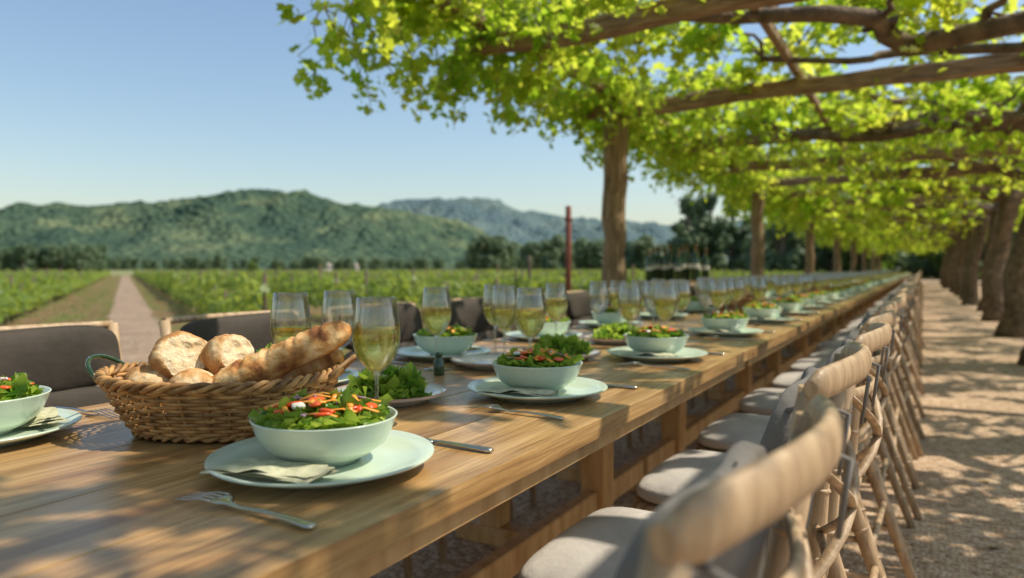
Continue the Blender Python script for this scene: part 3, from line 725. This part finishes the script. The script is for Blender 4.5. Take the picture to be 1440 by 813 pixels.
# ------------------------------------------------------------------ bread basket
def basketmesh():
    mb=MB();a1,b1,a0,b0,H=.205,.135,.145,.095,.088
    def rp(t,f,off=0):
        e=f**.75;a=a0+(a1-a0)*e+off;b=b0+(b1-b0)*e+off
        c,s=math.cos(t),math.sin(t);return Vector((a*math.copysign(abs(c)**.85,c),b*math.copysign(abs(s)**.85,s),.006+H*f+.010*f*abs(c)**3))
    NS=38;rows=15
    for r in range(rows):
        f=(r+.5)/rows;n=NS*4
        mb.tube([rp(2*math.pi*i/n,f,.0042*math.cos(math.pi*(i/4)+math.pi*(r%2))) for i in range(n+1)],[(.0028,.0033)]*(n+1),6,0)
    for k in range(NS):
        t=2*math.pi*k/NS;mb.tube([rp(t,i/8) for i in range(9)],[.0026]*9,6,0,up=(0.3,.2,.1))
    for q in range(3):
        n=150;mb.tube([rp(2*math.pi*i/n,1.0,.006*math.cos(i*.75+q*2.09))+Vector((0,0,.006*math.sin(i*.75+q*2.09))) for i in range(n+1)],[.0045]*(n+1),6,0)
    for q in range(2):
        n=150;mb.tube([rp(2*math.pi*i/n,.03,.004*math.cos(i*.9+q*3.14))+Vector((0,0,.004*math.sin(i*.9+q*3.14))) for i in range(n+1)],[.004]*(n+1),6,0)
    mb.lathe([(0,.004),(.09,.004),(.09,.009),(0,.009)],32)
    b=len(mb.v)
    for i in range(48): 
        v=rp(2*math.pi*i/48,.05);mb.v.append((v.x,v.y,.0105))
    mb.face(tuple(b+i for i in range(48)),0,False)
    for s in (-1,1):
        hp=[Vector((s*(.20+.035*math.sin(math.pi*i/12)),.055*math.cos(math.pi*i/12),.098+.030*math.sin(math.pi*i/12))) for i in range(13)]
        mb.tube(hp,[.004]*13,8,0 if s>0 else 1,up=(.1,.2,1))
    return mb.mesh('bread_basket',[M_wick,M_bottle])
BP=site(1.22,-.495,TZ+.001)
bang=math.radians(30)
def B(x,y,z): 
    p=BP+RT*x+F*y;return Vector((p.x,p.y,TZ+z))
bk_=obj('bread_basket',basketmesh(),tuple(BP),bang,(.95,.95,1))
def loaf(name,a,b,r,seed,mt):
    a=Vector(a);b=Vector(b);mb=MB();N=90;n=40;d=(b-a);up=Vector((0,0,1));sd=d.cross(up).normalized();u2=sd.cross(d).normalized();L=d.length
    def f(u,v):
        t=v;rr=r*(1-abs(2*t-1)**5)**.5 if 0<t<1 else 0.0001
        rr=max(rr,.0005);an=u*6.283
        q=Vector((math.cos(an)*2,math.sin(an)*2,t*L*30+seed))
        k=1+.08*noise.noise(q*.7)+.04*noise.noise(q*3)+.02*noise.noise(q*8)
        w_=((t*L*22+.35*math.cos(an))%1.0);sl=max(0,1-abs(w_-.5)*7)*max(0,math.sin(an)-.1)
        rim=max(0,1-abs(abs(w_-.5)-.2)*12)*max(0,math.sin(an)-.1)
        k+=-.19*sl+.09*rim
        return a+d*t+sd*math.cos(an)*rr*1.08*k+u2*math.sin(an)*rr*.9*k
    mb.grid(f,n,N,0,True,cu=True);obj(name,mb.mesh(name,[mt]))
loaf('baguette',B(.000,-.072,.080),B(.215,.02,.178),.0295,1,M_crust)
loaf('baguette',B(.05,.0,.07),B(.19,.065,.125),.028,4,M_crust)
loaf('baguette',B(.02,.05,.07),B(.16,.075,.10),.027,6,M_crust)
def roll(c,r,seed,cutn,cutd,sq=.8):
    mb=MB();cutn=Vector(cutn).normalized();n=56;m=34
    cp=[]
    for j in range(m):
        b=(j/(m-1)-.5)*math.pi*.995
        for i in range(n):
            a=i/n*6.283;p=Vector((math.cos(b)*math.cos(a),math.cos(b)*math.sin(a),math.sin(b)*sq))
            p*=r*(1+.12*noise.noise(p*1.6+Vector((seed,0,0)))+.05*noise.noise(p*5+Vector((seed,0,0)))+.02*noise.noise(p*14))
            cut=p.dot(cutn)>cutd*r
            if cut:
                p-=cutn*(p.dot(cutn)-cutd*r);p+=cutn*.10*r*noise.noise(p*90)
            mb.v.append(tuple(p));cp.append(cut)
    for j in range(m-1):
        for i in range(n):
            q=(j*n+i,j*n+(i+1)%n,(j+1)*n+(i+1)%n,(j+1)*n+i)
            mb.face(q,1 if all(cp[k] for k in q) else 0,True)
    obj('bread_roll',mb.mesh('bread_roll',[M_crustd,M_crumb]),c,0)
roll(B(-.065,-.025,.130),.048,1,(.95,-.2,.3),.5,.88)
roll(B(.008,-.002,.130),.045,2.2,(.9,.1,.2),.5,.88)
roll(B(-.105,-.045,.088),.042,3.1,(0,0,-1),.6)
roll(B(-.025,-.070,.085),.040,4.4,(0,.3,-1),.5)
roll(B(-.06,.05,.10),.045,5.4,(0,0,-1),.6);roll(B(-.12,.03,.08),.04,6.4,(0,0,-1),.6)
for yb in (4.6,8.2): 
    o=obj('bread_basket',bk_.data,(-1.0,yb,TZ+.001),1.4)
    loaf('baguette',(-1.05,yb-.1,TZ+.09),(-.97,yb+.12,TZ+.13),.032,2,M_crust)
# ------------------------------------------------------------------ drinks table with bottles
sp=site(8.0,1.86)
mb=MB();mb.box((0,0,.835),(.8,.45,.04),0,.005)
for sx in(-1,1):
    for sy in(-1,1): mb.box((sx*.35,sy*.18,.4075),(.05,.05,.815),0,.003)
mb.box((0,.18,.2),(.65,.03,.05),0,.003);mb.box((0,-.18,.2),(.65,.03,.05),0,.003)
obj('side_table',mb.mesh('side_table',[M_beam]),(sp.x,sp.y,.012),.52)
mb=MB();mb.lathe([(0,0),(.036,0),(.038,.004),(.038,.2),(.034,.225),(.017,.265),(.014,.28),(.014,.325),(.016,.327),(.016,.335),(0,.336)],24);mb.lathe([(.0385,.12),(.0387,.121),(.0387,.16),(.0385,.161)],24,1)
mb.lathe([(.0172,.268),(.0150,.281),(.0150,.324),(.0168,.326),(.0168,.336),(0,.3368)],20,2)
BT=mb.mesh('wine_bottle',[M_bottle,M_label,M_foil])
random.seed(9)
for i in range(11):
    q=sp+RT*(-.32+.062*i)+F*U(-.12,.12);obj('wine_bottle',BT,(q.x,q.y,.8565),R()*6,U(1.0,1.35))
# ------------------------------------------------------------------ light, sky, camera
el=math.radians(55);az=math.radians(58)   # high sun from the right, slightly ahead
S=Vector((math.sin(az)*math.cos(el),math.cos(az)*math.cos(el),math.sin(el)))
ld=bpy.data.lights.new('sun','SUN');ld.energy=5;ld.angle=math.radians(.5);ld.color=(1,.91,.75)
lo=bpy.data.objects.new('sun',ld);COL.objects.link(lo);lo.rotation_euler=S.to_track_quat('Z','Y').to_euler();lo.location=(20,10,30)
w=bpy.data.worlds.new('World');scene.world=w;w.use_nodes=True;nt=w.node_tree
sk=nt.nodes.new('ShaderNodeTexSky');sk.sky_type='NISHITA';sk.sun_disc=False;sk.sun_elevation=el;sk.sun_rotation=az
sk.air_density=1.35;sk.dust_density=1.0;sk.ozone_density=2.6
nt.links.new(sk.outputs[0],nt.nodes['Background'].inputs[0]);nt.nodes['Background'].inputs[1].default_value=.15
cd=bpy.data.cameras.new('camera');cam=bpy.data.objects.new('camera',cd);COL.objects.link(cam);scene.camera=cam
cd.lens=25;cd.sensor_width=36;cd.clip_start=.05;cd.clip_end=8000
cam.location=(0,0,CAMH)
cam.rotation_euler=(math.radians(90-1.63),0,math.radians(30))
cd.dof.use_dof=True;cd.dof.focus_distance=1.22;cd.dof.aperture_fstop=2.8
